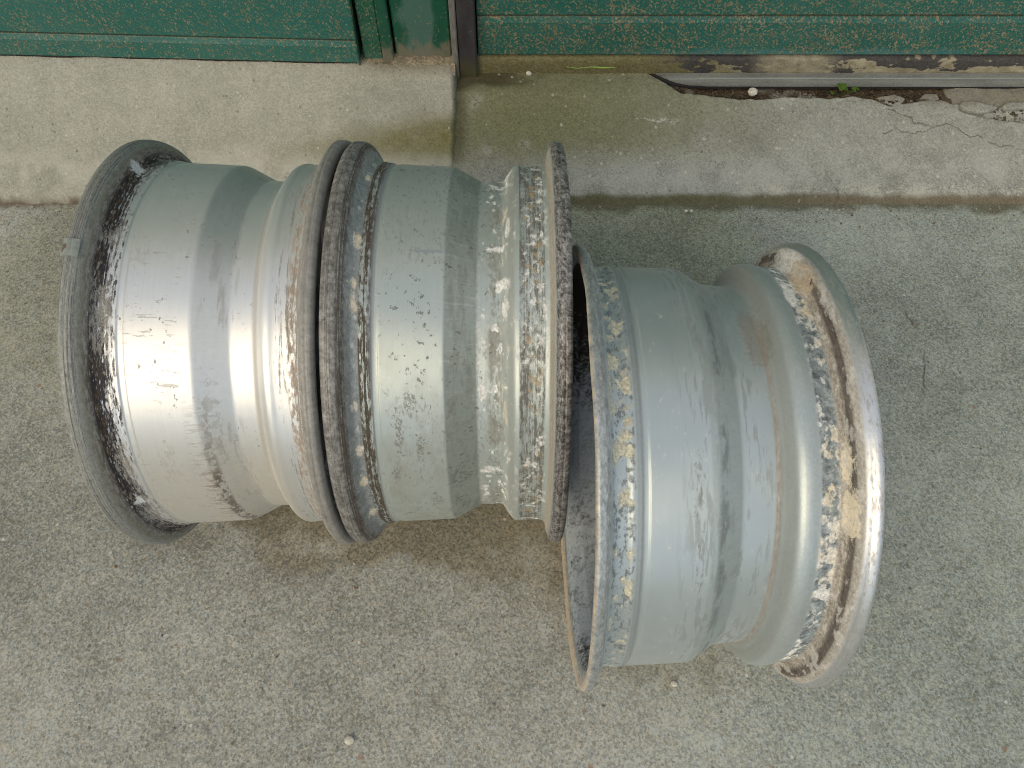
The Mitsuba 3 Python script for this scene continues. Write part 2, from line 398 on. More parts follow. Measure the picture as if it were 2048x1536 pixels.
scene['soil_mat'] = {'type': 'principled', 'base_color': proc(soil_color), 'roughness': 0.95, 'specular': 0.2}
bits = [grid(np.arange(0.255, 0.775, 0.002), np.arange(1.118, 1.188, 0.002),
             lambda X, Y: np.where(Y > slab_edge(X) + 0.002, 0.0725, 0.058) + 0.006 * (meshkit.fbm(np.stack([X * 130, Y * 130, X * 0], -1), 3, 51) - 0.5))]
for k in range(420):
    x = rng.uniform(0.29, 0.76) if k < 300 else rng.uniform(0.80, 0.97)
    y = float(slab_edge(np.array([x]))[0]) + rng.uniform(0.003, 0.020)
    if k >= 300:
        y = np.interp(x, [0.80, 0.86, 0.97], [1.127, 1.110, 1.101]) + rng.normal(0, 0.004)
    s = rng.uniform(0.0008, 0.0026)
    zz = 0.0745 if k < 300 else float(right_height(np.array([x]), np.array([y]))[0]) + s * 0.3
    bits.append(lump((x, y, zz), (s * rng.uniform(.8, 1.6), s * rng.uniform(.8, 1.6), s * 0.8), k, 0.5, 1))
add('soil', trimesh.util.concatenate(bits), 'soil_mat', 'dark crumbly soil and grit in the broken gap before the right door', 'soil', kind='stuff', smooth=True)


def fragment(cx, cy, cz, lx, ly, h, seed, ang):
    """A flat broken piece of the slab."""
    g = np.random.default_rng(seed)
    t = np.sort(g.uniform(0, 2 * math.pi, 11))
    rr = 1 + g.uniform(-0.22, 0.22, 11)
    top = np.stack([lx * rr * np.cos(t), ly * rr * np.sin(t), np.full(11, h) + g.uniform(-.0006, .0006, 11)], 1)
    low_ = top * [1.12, 1.2, 0] + [0, 0, -0.004]
    m = trimesh.convex.convex_hull(np.vstack([top * [0.94, 0.9, 1.0], top * [1.03, 1.06, 0.75], low_])).subdivide().subdivide()
    v = m.vertices + 0.0012 * (np.stack([meshkit.fbm(m.vertices * 240 + seed + 9 * i, 2, seed) for i in range(3)], 1) - 0.5)
    ca, sa = math.cos(ang), math.sin(ang)
    R_ = np.array([[ca, -sa, 0], [sa, ca, 0], [0, 0, 1]]) @ np.array([[1, 0, 0], [0, 0.93, -0.35], [0, 0.35, 0.93]])
    return trimesh.Trimesh(v @ R_.T + [cx, cy, cz], m.faces, process=False)


for i, a_ in enumerate([(0.668, 1.134, 0.0715, 0.024, 0.009, 0.0045, 3, -0.15), (0.815, 1.121, 0.0680, 0.030, 0.009, 0.0050, 5, -0.18), (0.735, 1.139, 0.0750, 0.016, 0.007, 0.004, 8, 0.2),
                        (0.885, 1.122, 0.0700, 0.026, 0.008, 0.005, 11, 0.05)]):
    add(f'threshold_ramp_001__{nth("broken_piece", i)}', fragment(*a_), 'ramp_right_mat', smooth=30)


def grit_color(p, n, uv):
    w = mikit.cell_rand(p.x * 260, p.y * 260, 0)
    c = mix((0.10, 0.095, 0.08), (0.46, 0.45, 0.41), w)
    return mix(c, mi.Color3f(0.24, 0.14, 0.08), smoothstep(0.9, 0.92, mikit.cell_rand(p.x * 260, p.y * 260, 5)))


scene['grit_mat'] = {'type': 'principled', 'base_color': proc(grit_color), 'roughness': 0.9}
bits = []
for k in range(900):
    if k < 520:      # swept up against the ramps
        x, y = rng.uniform(-0.95, 0.95), 0.958 - abs(rng.normal(0, 0.020))
        if k % 3 == 0:
            x = rng.normal(0.56, 0.10)
    else:            # strewn over the slab
        x, y = rng.uniform(-0.75, 0.75), rng.uniform(0.08, 0.94)
    s = 0.0004 + 0.0013 * rng.random() ** 3
    m_ = lump((0, 0, 0), (s * rng.uniform(.8, 1.6), s * rng.uniform(.8, 1.6), s * 0.8), k, 0.5, 1)
    zz = 0.0022 * (meshkit.fbm(np.array([[x * 7, y * 7, 0]]), 3, 3)[0] - 0.5) - 0.003 * np_sm(0.90, 0.965, y)
    bits.append(m_.apply_translation([x, y, float(zz) + s * 0.45]))
add('grit', trimesh.util.concatenate(bits), 'grit_mat', 'fine loose grit strewn over the pavement and along the foot of the ramps', 'grit', kind='stuff', smooth=True)


# ------------------------------------------------------------------ painted steel of the doors
def speckle(p, f=1.0):
    return fbm(p.x * 380 * f, 0, p.z * 340 * f, octaves=3, gain=0.75)


def door_color(base, amount, zlow):
    def fn(p, n, uv):
        big = fbm(p.x * 6, 0, p.z * 9, octaves=3)
        run = fbm(p.x * 30, 0, p.z * 14, octaves=3)
        c = mix(mi.Color3f(base) * 0.82, mi.Color3f(base) * 1.18, big)
        fade = smoothstep(0.45, 0.7, fbm(p.x * 12 + 9, 0, p.z * 30, octaves=3))
        c = mix(c, mi.Color3f(0.055, 0.155, 0.135), fade * 0.25)
        if zlow > 0.11:   # bleached band low on the right door
            low = (1 - smoothstep(zlow + 0.006, zlow + 0.018, p.z + (run - 0.5) * 0.02)) * band(p.x + (big - 0.5) * 0.2, 0.20, 0.80, 0.12)
            c = mix(c, mi.Color3f(0.045, 0.170, 0.175), low * 0.8)
        # soil splashed up from the ground: tan specks, thickest low down and on every ledge
        s = speckle(p)
        dens = amount * (1 - 0.55 * smoothstep(zlow, zlow + 0.5, p.z)) * (0.30 + 1.4 * run)
        sp = smoothstep(0.60 - dens * 0.22, 0.80 - dens * 0.22, s)
        ledge = smoothstep(0.75, 0.95, n.z) * smoothstep(0.40, 0.55, s + run * 0.4)
        dirt = mix((0.14, 0.100, 0.052), (0.34, 0.275, 0.165), noise(p.x * 150, 3, p.z * 150))
        c = mix(c, dirt, dr.clip(sp * 0.9, 0, 1))
        return mix(c, mi.Color3f(0.17, 0.095, 0.055), dr.clip(ledge, 0, 1) * 0.4)
    return fn


for name, base, amount, zlow in (('door_left', (0.019, 0.122, 0.104), 0.34, 0.10), ('door_right', (0.014, 0.108, 0.090), 0.52, 0.115), ('frame', (0.010, 0.090, 0.058), 0.28, 0.10)):
    scene[name + '_mat'] = {'type': 'bumpmap', 'scale': 0.0004, 'arbitrary': proc(lambda p, n, uv: speckle(p), 5e-4),
                            'bsdf': {'type': 'principled', 'base_color': proc(door_color(base, amount, zlow)), 'roughness': 0.42, 'specular': 0.5}}


def post_color(p, n, uv):
    """Green frame post: dusty grey film with a wavy outline, cobweb and drips."""
    m = fbm(p.x * 45, 0, p.z * 25, octaves=3)
    c = mix((0.008, 0.070, 0.042), (0.012, 0.090, 0.056), m)
    half = 0.024 + (m - 0.5) * 0.030 + 0.004 * dr.sin(p.z * 40)
    film = 1 - smoothstep(half - 0.007, half + 0.004, dr.abs(p.x + 0.156))
    c = mix(c, mi.Color3f(0.070, 0.150, 0.130), film * 0.8)
    sp = speckle(p, 0.8)
    c = mix(c, mi.Color3f(0.28, 0.22, 0.14), smoothstep(0.68, 0.74, sp) * 0.8)
    web = fbm(p.x * 120, 0, p.z * 60, octaves=3)
    c = mix(c, mi.Color3f(0.20, 0.165, 0.125), (1 - smoothstep(0.128, 0.160, p.z + (web - 0.5) * 0.07)) * 0.7)
    return c


scene['post_mat'] = {'type': 'principled', 'base_color': proc(post_color), 'roughness': 0.33, 'specular': 0.5}


def dark_color(p, n, uv):
    m = fbm(p.x * 120, p.y * 120, p.z * 25, octaves=3)
    c = mix((0.016, 0.016, 0.022), (0.062, 0.056, 0.058), m)
    c = mix(c, mi.Color3f(0.26, 0.24, 0.22), smoothstep(0.72, 0.80, speckle(p)) * 0.6)
    return mix(c, mi.Color3f(0.075, 0.070, 0.030), (1 - smoothstep(0.095, 0.13, p.z + (m - 0.5) * 0.03)) * 0.8)


scene['dark_mat'] = {'type': 'principled', 'base_color': proc(dark_color), 'roughness': 0.6}
scene['grey_edge_mat'] = {'type': 'principled', 'roughness': 0.6, 'base_color': proc(
    lambda p, n, uv: mix((0.07, 0.065, 0.060), (0.24, 0.235, 0.22), fbm(p.x * 200, p.y * 200, p.z * 60, octaves=3)))}


def sill_color(p, n, uv):
    m = fbm(p.x * 26, p.z * 60, 2, octaves=4)
    f = fbm(p.x * 90, p.z * 120, 7, octaves=3)
    g = noise(p.x * 420, p.y * 420, p.z * 420)
    c = mix((0.20, 0.175, 0.115), (0.46, 0.42, 0.30), dr.clip(0.4 + (f - 0.5) * 1.2 + (g - 0.5) * 0.4, 0, 1))
    moss = 1 - smoothstep(0.28, 0.48, p.x + (m - 0.5) * 0.2)
    c = mix(c, mi.Color3f(0.105, 0.095, 0.030) * (0.45 + 1.1 * g), moss * 0.8)
    paint = smoothstep(0.47, 0.53, m + (f - 0.5) * 0.35 + (p.z - 0.098) * 9) * smoothstep(0.22, 0.34, p.x + (f - 0.5) * 0.1) * (1 - band(p.x, 0.44, 0.56, 0.03) * 0.8)
    return mix(c, mix((0.016, 0.016, 0.020), (0.055, 0.052, 0.058), g), paint * 0.92)


scene['sill_mat'] = {'type': 'bumpmap', 'scale': 0.0008, 'arbitrary': proc(grain_height, 5e-4),
                     'bsdf': {'type': 'principled', 'base_color': proc(sill_color), 'roughness': 0.8}}


def strip_color(p, n, uv):
    m = fbm(p.x * 14, p.y * 90, 0, octaves=3)
    g = noise(p.x * 420, p.y * 420, p.z * 420)
    c = mix((0.125, 0.13, 0.122), (0.27, 0.285, 0.265), dr.clip(0.5 + (m - 0.5) * 1.1 + (g - 0.5) * 0.5, 0, 1))
    c = mix(c, mi.Color3f(0.30, 0.34, 0.32), band(p.y, 1.173, 1.176, 0.001) * 0.6)
    return mix(c, mi.Color3f(0.30, 0.26, 0.17), smoothstep(0.70, 0.77, speckle(p)) * 0.5)


scene['strip_mat'] = {'type': 'principled', 'base_color': proc(strip_color), 'roughness': 0.6}
scene['rubber_shade_mat'] = {'type': 'principled', 'base_color': {'type': 'rgb', 'value': [0.018, 0.017, 0.017]}, 'roughness': 0.7}  # black rubber, also the painted shade of the gap under the left door


def slat(x0, x1, y, z0, z1):
    """One pressed rib of a steel door: flat face, a bevel that leans back, a sloping ledge where dirt lies, and an undercut foot."""
    return extrude_x([(y + 0.0035, z0), (y, z0 + 0.003), (y, z1 - 0.0120), (y + 0.0006, z1 - 0.0105), (y + 0.0032, z1 - 0.0036), (y + 0.0040, z1 - 0.0028), (y + 0.0085, z1 - 0.0010),
                      (y + 0.03, z1 - 0.0008), (y + 0.03, z0)], x0, x1)


# left door leaf, not quite in line with the frame
yaw = T().translate([-0.268, 1.180, 0]).rotate([0, 1, 0], 1.35).rotate([0, 0, 1], -0.3)
tag('steel_door', 'left green steel door with sparse tan dirt specks above the beige ramp', 'door')
z0 = 0.1165
for i, z1 in enumerate([0.1625] + [0.1625 + 0.125 * (j + 1) for j in range(15)]):
    add(f'steel_door__{nth("slat", i)}', slat(-1.02, -0.0015, -0.004, z0, z1 - 0.0004), 'door_left_mat', to_world=yaw)
    z0 = z1
add('steel_door__edge_return', box(-0.0012, 0.0012, -0.005, 0.045, 0.114, 2.03, 0.0006), 'frame_mat', to_world=yaw)
add('steel_door__bottom_gap_shade', box(-1.02, -0.002, 0.000, 0.024, 0.098, 0.1164, 0.001), 'rubber_shade_mat', 'black strip standing in for the shaded gap under the door leaf', to_world=yaw)  # black strip stands in for the shade in the gap

# right door
tag('steel_door_001', 'right green steel door thickly spattered with tan soil above a mossy sill', 'door')
z0 = 0.1155
for i, z1 in enumerate([0.193] + [0.193 + 0.115 * (j + 1) for j in range(16)]):
    add(f'steel_door_001__{nth("slat", i)}', slat(-0.0585, 1.62, 1.199, z0, z1 - 0.0004), 'door_right_mat')
    z0 = z1
add('door_sill', grid(np.arange(-0.064, 1.64, 0.004), np.linspace(0, 1, 14), lambda X, Y: 0 * X), 'sill_mat')  # replaced below


def sill_mesh():
    """Uneven concrete upstand below the right door."""
    xs = np.arange(-0.066, 1.64, 0.004)
    prof = [(1.1930, 0.070), (1.1928, 0.088), (1.1926, 0.098), (1.1930, 0.108), (1.1950, 0.1125), (1.1985, 0.1145), (1.215, 0.115), (1.30, 0.115)]
    V = []
    for y, z in prof:
        q = np.stack([xs * 40, xs * 0 + y * 40, xs * 0 + z * 300], -1)
        a = 0.0030 * (meshkit.fbm(q, 3, 61) - 0.5)
        V.append(np.stack([xs, y + a, z + a * 0.5 * (z > 0.075)], -1))
    V = np.array(V)
    n, m = V.shape[:2]
    i, j = np.meshgrid(np.arange(n - 1), np.arange(m - 1), indexing='ij')
    a, b, c, d = i * m + j, (i + 1) * m + j, (i + 1) * m + j + 1, i * m + j + 1
    f = np.vstack([np.stack([a, c, b], -1).reshape(-1, 3), np.stack([a, d, c], -1).reshape(-1, 3)])
    return trimesh.Trimesh(V.reshape(-1, 3), f, process=False)


add('door_sill', sill_mesh(), 'sill_mat', 'low concrete sill with moss and peeling black paint under the right door', 'sill', smooth=40)

# threshold strip lying before the sill, its left end cut to a curve
plan = [(0.256, 1.190), (0.270, 1.180), (0.290, 1.168), (0.312, 1.1615), (0.345, 1.1590), (0.45, 1.1580), (1.6, 1.1575), (1.6, 1.1905), (0.30, 1.1905)]
tag('threshold_strip', 'long flat grey strip lying before the right door sill, curved at its left end', 'threshold strip')
add('threshold_strip__cover', extrude_z(plan, 0.0835, 0.0865), 'strip_mat')
add('threshold_strip__rib', box(0.33, 1.6, 1.1735, 1.1770, 0.0866, 0.0882, 0.0007), 'strip_mat')
low = [(0.243, 1.192), (0.262, 1.178), (0.286, 1.164), (0.312, 1.1590), (0.345, 1.1578), (0.45, 1.1578), (1.6, 1.1575), (1.6, 1.188), (0.30, 1.189)]
add('threshold_strip__rubber_base', extrude_z(low, 0.0795, 0.0832), 'rubber_shade_mat', 'black rubber base showing at the curved end')

# frame between the doors
tag('door_frame', 'dark green door jamb beside the right edge of the left door', 'door frame')
add('door_frame__jamb', box(-0.2560, -0.2240, 1.1855, 1.26, 0.106, 2.06, 0.002), 'frame_mat')
add('door_frame__stop', box(-0.2236, -0.2045, 1.1825, 1.26, 0.106, 2.06, 0.002), 'post_mat', 'plain darker green stop strip')
add('door_frame__back_plate', box(-0.268, -0.10, 1.2602, 1.268, 0.10, 2.06, 0.001), 'rubber_shade_mat')
tag('frame_post', 'broad green post with dusty film and cobweb between the two doors', 'post')
add('frame_post', box(-0.2005, -0.1040, 1.1880, 1.26, 0.100, 2.06, 0.003), 'post_mat', 'broad green post with dusty film and cobweb between the two doors', 'post')
add('dark_post', box(-0.0925, -0.0615, 1.1830, 1.26, 0.080, 2.06, 0.002), 'dark_mat', 'narrow blackish upright strip left of the right door', 'post')
add('edge_trim', box(-0.1032, -0.0930, 1.1800, 1.26, 0.084, 2.06, 0.0015), 'grey_edge_mat', 'thin worn grey upright trim between green post and blackish strip', 'trim')


# crumbled mortar at the foot of the post
def mortar_mesh():
    xs_, ts = np.arange(-0.262, -0.098, 0.0022), np.linspace(0, 1, 26)
    X, Tt = np.meshgrid(xs_, ts, indexing='ij')
    top = 0.1245 + 0.010 * (meshkit.fbm(np.stack([X * 34, X * 0, X * 0], -1), 3, 71) - 0.35) - 0.008 * np_sm(-0.250, -0.262, X)
    Y = 1.166 + 0.024 * Tt
    Z = 0.106 + (top - 0.106) * Tt ** 1.3 + 0.0022 * (meshkit.fbm(np.stack([X * 160, Tt * 4, X * 0], -1), 3, 73) - 0.5) * 2 - 0.006 * (1 - Tt) ** 2
    n, m = X.shape
    i, j = np.meshgrid(np.arange(n - 1), np.arange(m - 1), indexing='ij')
    a, b, c, d = i * m + j, (i + 1) * m + j, (i + 1) * m + j + 1, i * m + j + 1
    return trimesh.Trimesh(np.stack([X, Y, Z], -1).reshape(-1, 3), np.vstack([np.stack([a, b, c], -1).reshape(-1, 3), np.stack([a, c, d], -1).reshape(-1, 3)]), process=False)


def mortar_color(p, n, uv):
    g = noise(p.x * 420, p.y * 420, p.z * 420)
    m = fbm(p.x * 50, p.y * 50, p.z * 50, octaves=3)
    c = mix((0.10, 0.085, 0.055), (0.33, 0.285, 0.20), dr.clip(0.45 + (g - 0.5) + (m - 0.5) * 1.2, 0, 1))
    return mix(c, mi.Color3f(0.13, 0.075, 0.05), smoothstep(0.118, 0.128, p.z + (m - 0.5) * 0.012) * 0.7)


scene['mortar_mat'] = {'type': 'bumpmap', 'scale': 0.0008, 'arbitrary': proc(grain_height, 5e-4), 'bsdf': {'type': 'principled', 'base_color': proc(mortar_color), 'roughness': 0.9}}
add('mortar_fillet', mortar_mesh(), 'mortar_mat', 'crumbling brown mortar at the foot of the green post', 'mortar', smooth=True)

# the wall that holds the doors
wall = Polygon([(-5, -0.3), (6, -0.3), (6, 3.2), (-5, 3.2)], [[(-1.30, 0.04), (1.625, 0.04), (1.625, 2.06), (-1.30, 2.06)]])
wm = trimesh.creation.extrude_polygon(wall, 0.25, engine='earcut')
wv = wm.vertices
wm = trimesh.Trimesh(np.stack([wv[:, 0], 1.45 - wv[:, 2], wv[:, 1]], 1), wm.faces, process=False)
wm.fix_normals()
scene['plaster_mat'] = {'type': 'principled', 'roughness': 0.9, 'base_color': proc(lambda p, n, uv: mix((0.40, 0.38, 0.33), (0.56, 0.54, 0.49), fbm(p.x * 9, p.y * 9, p.z * 9, octaves=4)))}
add('garage_wall', wm, 'plaster_mat', 'plastered wall around the two green doors', 'wall')
add('garage_wall__inner_side', box(-1.30, 1.62, 1.50, 1.55, -0.1, 2.4, 0.002), 'rubber_shade_mat')


# ------------------------------------------------------------------ the wheels
def profile(k):
    """Outer contour (s, r, corner) of the three pieces of a rim, s from its left edge, and the inner contour."""
    soft = {1: 0.4, 2: 0.18, 3: 0.35}[k]
    left = [(0.0290, 0.2010), (0.0115, 0.2085, .003), (0.0030, 0.2160, .003), (0.0005, 0.2250, .004), (0.0015, 0.2315, .003), (0.0050, 0.2340, .0025),
            (0.0085, 0.2337, .001), (0.0095, 0.2330, .0006), (0.0105, 0.2337, .0006), (0.0150, 0.2325, .003), (0.0205, 0.2265, .004), (0.0232, 0.2190, .004), (0.0262, 0.2125, .004), (0.0320, 0.2102)]
    barrel = [(0.0320, 0.2102), (0.0355, 0.2118, .002), (0.0390, 0.2104, .002), (0.0440, 0.2098, .001), (0.0452, 0.2084, .0012), (0.0500, 0.2080, .002), (0.0515, 0.2088, .001),
              (0.1120, 0.2058, .006 * soft), (0.1430, 0.1893, .006 * soft), (0.1455, 0.1890, .0005), (0.1670, 0.1886, .004), (0.1745, 0.2010, .004), (0.1800, 0.2072, .003), (0.1855, 0.2082, .002),
              (0.1900, 0.2070, .002), (0.1990, 0.2066, .002), (0.2100, 0.2068)]
    right = [(0.2100, 0.2068), (0.2140, 0.2085, .003), (0.2168, 0.2145, .003), (0.2182, 0.2250, .002), (0.2205, 0.2310, .003), (0.2240, 0.2338, .002), (0.2262, 0.2334, .0008), (0.2272, 0.2328, .0005),
             (0.2282, 0.2334, .0008), (0.2315, 0.2326, .003), (0.2340, 0.2280, .003), (0.2335, 0.2180, .004), (0.2290, 0.2090, .004), (0.2230, 0.2000, .003), (0.2080, 0.1985)]
    lining = [(0.2080, 0.1985), (0.190, 0.1990, .004), (0.178, 0.196, .005), (0.170, 0.1815, .006), (0.142, 0.1815, .008), (0.110, 0.1985, .008), (0.0290, 0.2010)]
    if k == 1:
        left = [(s, r) + t for (s, r), t in zip([p[:2] for p in left], [p[2:] for p in left])]
    if k == 3:      # left lip worn flat and thin, right lip fuller and polished
        barrel = [(0.0320, 0.2102), (0.0360, 0.2122, .002), (0.0400, 0.2112, .002), (0.0440, 0.2108, .001), (0.0455, 0.2096, .0012), (0.0500, 0.2094, .002), (0.0515, 0.2104, .001), (0.1100, 0.2080, .002),
                  (0.1340, 0.1925, .003), (0.1360, 0.1918, .001), (0.1670, 0.1880, .003), (0.1715, 0.2020, .004), (0.1770, 0.2105, .006), (0.1850, 0.2128, .005), (0.1930, 0.2110, .003), (0.2000, 0.2090, .003), (0.2100, 0.2072)]
        left = [(0.0290, 0.2010), (0.0130, 0.2085, .003), (0.0060, 0.2180, .003), (0.0025, 0.2290, .003), (0.0032, 0.2336, .0015), (0.0060, 0.2345, .0012), (0.0120, 0.2325, .002), (0.0150, 0.2280, .0015),
                (0.0158, 0.2272, .0003), (0.0175, 0.2180, .003), (0.0205, 0.2120, .003), (0.0320, 0.2102)]
        right = [(0.2100, 0.2072), (0.2130, 0.2080, .003), (0.2160, 0.2120, .003), (0.2175, 0.2200, .003), (0.2205, 0.2265, .003), (0.2260, 0.2300, .003), (0.2290, 0.2325, .003), (0.2345, 0.2342, .004),
                 (0.2385, 0.2310, .004), (0.2395, 0.2230, .004), (0.2350, 0.2120, .004), (0.2230, 0.2000, .003), (0.2080, 0.1985)]
    return left, barrel, right, lining


WHEEL = {1: dict(x=-0.415, y=0.520, R=0.2355, yaw=0.0), 2: dict(x=-0.1775, y=0.521, R=0.2342, yaw=0.0), 3: dict(x=0.0635, y=0.366, R=0.2362, yaw=0.75)}


def wheel_coords(k, p):
    w = WHEEL[k]
    a = math.radians(w['yaw'])
    dx, dy = p.x - w['x'], p.y - w['y']
    s = dx * math.cos(a) + dy * math.sin(a)
    y = -dx * math.sin(a) + dy * math.cos(a)
    z = p.z - w['R']
    return s, y, z, dr.sqrt(y * y + z * z), dr.atan2(y, z)


SILVER, DIRT, SOOT, LIME, CREAM = (0.70, 0.70, 0.685), (0.105, 0.080, 0.055), (0.022, 0.019, 0.024), (0.66, 0.67, 0.65), (0.66, 0.54, 0.34)


def surface(k):
    """fn(p, n) -> (colour, roughness, metallic, relief) of wheel k: bare or painted alloy with its dirt and corrosion."""
    def fn(p, n):
        s, y, z, r, phi = wheel_coords(k, p)
        a = phi * 0.21                                                        # metres along the circumference
        inside = smoothstep(0.2, -0.2, (n.y * y + n.z * z) / r) * (1 - smoothstep(0.2155, 0.218, r))
        q = s + dr.select(s < 0.1, -0.8, 0.8) * (r - 0.20)                   # runs on along the steep faces too
        streak = fbm(q * 620, a * 20, k * 3, octaves=4, gain=0.65)           # long round the rim, fine across it
        line = fbm(q * 1300 + 9, a * 8, k, octaves=2, gain=0.7)
        spot = fbm(q * 210, a * 170, k + 5, octaves=4, gain=0.68)            # blotches with ragged edges
        grit = fbm(q * 620, a * 480, k + 2, octaves=2, gain=0.8)             # single grains
        smear = fbm(q * 420, a * 130, k + 8, octaves=4, gain=0.68)           # short strokes round the rim
        cloud = fbm(q * 28, a * 22, k * 7, octaves=3)
        state = [None, None, None, mi.Float(0)]

        def at(field, t, soft=0.07):
            return smoothstep(t - soft, t + soft, field)

        def lay(mask, color, rough, metal, relief=0.0, tex=0.5):
            m = dr.clip(mask, 0, 1)
            state[0] = mix(state[0], mi.Color3f(color) * (1 + tex * ((grit - 0.5) * 1.3 + (spot - 0.5) * 0.9)), m)
            state[1], state[2] = dr.lerp(state[1], rough, m), dr.lerp(state[2], metal, m)
            state[3] = state[3] + m * relief

        if k == 1:
            state[0], state[1], state[2] = mix((0.73, 0.745, 0.74), (0.84, 0.85, 0.84), streak), 0.38 + 0.10 * cloud + 0.05 * streak, mi.Float(0.74)
            # black spots and rubbed marks on the clean barrel
            lay(at(spot, 0.70, 0.03) * at(cloud, 0.55, 0.12) * band(s, 0.045, 0.17, 0.004) * 0.8, (0.06, 0.055, 0.05), 0.7, 0.1)
            rub = blob(s, a, 0.112, -0.290, 0.007, 0.028, spot, 1.8) + blob(s, a, 0.124, -0.20, 0.009, 0.045, spot, 2.4) * 0.4 + blob(s, a, 0.077, -0.25, 0.010, 0.03, spot, 2.6) * 0.4 + blob(s, a, 0.060, -0.03, 0.010, 0.02, spot, 2.8) * 0.3
            lay(rub * at(smear, 0.52, 0.06) * 0.85, (0.10, 0.075, 0.055), 0.7, 0.1)
            lay(band(s, 0.1645, 0.172, 0.002) * 0.40, (0.36, 0.30, 0.25), 0.45, 0.5)
            lay(band(s, 0.112, 0.142, 0.003) * 0.25, (0.50, 0.51, 0.49), 0.42, 0.8)
            # beige tint and long scuffs on the lower half, dark strokes along the knee
            low = 1 - smoothstep(-0.30, -0.15, a + (cloud - 0.5) * 0.1)
            lay(band(s, 0.046, 0.19, 0.004) * low * (0.25 + 0.5 * cloud), (0.66, 0.61, 0.49), 0.5, 0.5, 0, 0.2)
            lay(band(s, 0.113, 0.1215, 0.002) * low * at(smear, 0.47, 0.08) * 0.85, (0.11, 0.085, 0.068), 0.7, 0.1)
            lay(band(s, 0.100, 0.118, 0.006) * low * at(fbm(q * 110, a * 380, 6, octaves=4, gain=0.65), 0.54, 0.07) * 0.65, (0.18, 0.14, 0.105), 0.7, 0.1)
            lay(band(s, 0.120, 0.150, 0.006) * at(fbm(q * 330, a * 30, 16, octaves=4, gain=0.6), 0.58, 0.08) * at(cloud, 0.48, 0.12) * 0.35, (0.20, 0.185, 0.16), 0.6, 0.3)
            lay(band(s, 0.05, 0.11, 0.006) * at(fbm(q * 70, a * 330, 26, octaves=4, gain=0.65), 0.66, 0.04) * at(cloud, 0.5, 0.1) * 0.4, (0.18, 0.16, 0.14), 0.7, 0.1)
            # left lip: dull grey-green oxide with turning lines
            lay(1 - smoothstep(0.0205, 0.0245, s), mix((0.17, 0.18, 0.16), (0.40, 0.41, 0.375), dr.clip(line * 0.5 + spot * 0.5, 0, 1)), 0.60, 0.25)
            lay((1 - smoothstep(0.016, 0.018, s)) * at(line + (spot - 0.5) * 0.6, 0.60, 0.05) * 0.75, (0.085, 0.08, 0.09), 0.7, 0.1)
            lay(band(s, 0.0180, 0.0225, 0.001) * 0.5, (0.19, 0.17, 0.125), 0.7, 0.1)
            # left bead seat: burnt-on black rubber, worn through in streaks, brown towards the lip, lime flecks
            lay(band(s, 0.0225, 0.0440, 0.0012) * at(streak * 0.45 + smear * 0.55 + (0.034 - s) * 11, 0.46, 0.06), SOOT, 0.55, 0.0, 0.3)
            lay(band(s, 0.0210, 0.0290, 0.002) * at(smear, 0.50, 0.07) * 0.8, (0.080, 0.056, 0.032), 0.8, 0.0)
            lay(band(s, 0.023, 0.041, 0.003) * at(smear * 0.6 + cloud * 0.4, 0.545, 0.06) * 0.8, (0.36, 0.345, 0.31), 0.75, 0.1, 0.5, 0.9)
            lay(blob(s, a, 0.026, 0.090, 0.005, 0.010, spot, 1.8) + blob(s, a, 0.030, -0.30, 0.005, 0.008, spot, 1.8), (0.60, 0.61, 0.60), 0.8, 0.0, 0.6)
            # right bead seat and lip: dirt in fine rings
            lay(band(s, 0.186, 0.2165, 0.003) * at(streak * 0.75 + smear * 0.3 + (s - 0.200) * 8, 0.60, 0.08) * 0.75, (0.125, 0.110, 0.092), 0.7, 0.1, 0.3)
            lay(band(s, 0.203, 0.2125, 0.0015) * at(smear, 0.48, 0.1) * 0.8, (0.33, 0.265, 0.20), 0.75, 0.0)
            lay(smoothstep(0.2135, 0.217, s) * 0.9, mix((0.130, 0.122, 0.108), (0.36, 0.34, 0.305), dr.clip(line * 0.5 + spot * 0.6, 0, 1)), 0.6, 0.25)
        elif k == 2:
            # worn grey-green paint
            state[0], state[1], state[2] = mix((0.43, 0.485, 0.465), (0.52, 0.575, 0.555), cloud * 0.6 + streak * 0.4), 0.34 + 0.12 * cloud, mi.Float(0.50)
            lay(band(s, 0.113, 0.1445, 0.0008) * 0.75, (0.330, 0.375, 0.338), 0.42, 0.4, 0, 0.25)
            lay(band(s, 0.1425, 0.146, 0.0006) * 0.5, (0.55, 0.58, 0.56), 0.4, 0.5)
            lay(band(s, 0.05, 0.17, 0.01) * at(smear, 0.60, 0.10) * at(cloud, 0.52, 0.12) * 0.38, (0.13, 0.125, 0.105), 0.7, 0.1)
            lay(band(s, 0.05, 0.17, 0.01) * at(spot, 0.69, 0.03) * 0.7, (0.075, 0.07, 0.06), 0.7, 0.1)
            lay(band(s, 0.046, 0.145, 0.004) * at(fbm(q * 60, a * 300, 3, octaves=4, gain=0.65), 0.66, 0.05) * 0.35, (0.54, 0.57, 0.56), 0.5, 0.5)
            low = 1 - smoothstep(-0.24, -0.10, a + (cloud - 0.5) * 0.12)
            lay(band(s, 0.050, 0.112, 0.004) * low * at(fbm(q * 45, a * 30, 7, octaves=4, gain=0.6), 0.50, 0.16) * 0.35, (0.27, 0.255, 0.205), 0.6, 0.2, 0, 0.3)
            lay(band(s, 0.114, 0.142, 0.004) * at(fbm(q * 240, a * 22, 17, octaves=4, gain=0.62), 0.55, 0.10) * 0.35, (0.16, 0.165, 0.145), 0.6, 0.2)
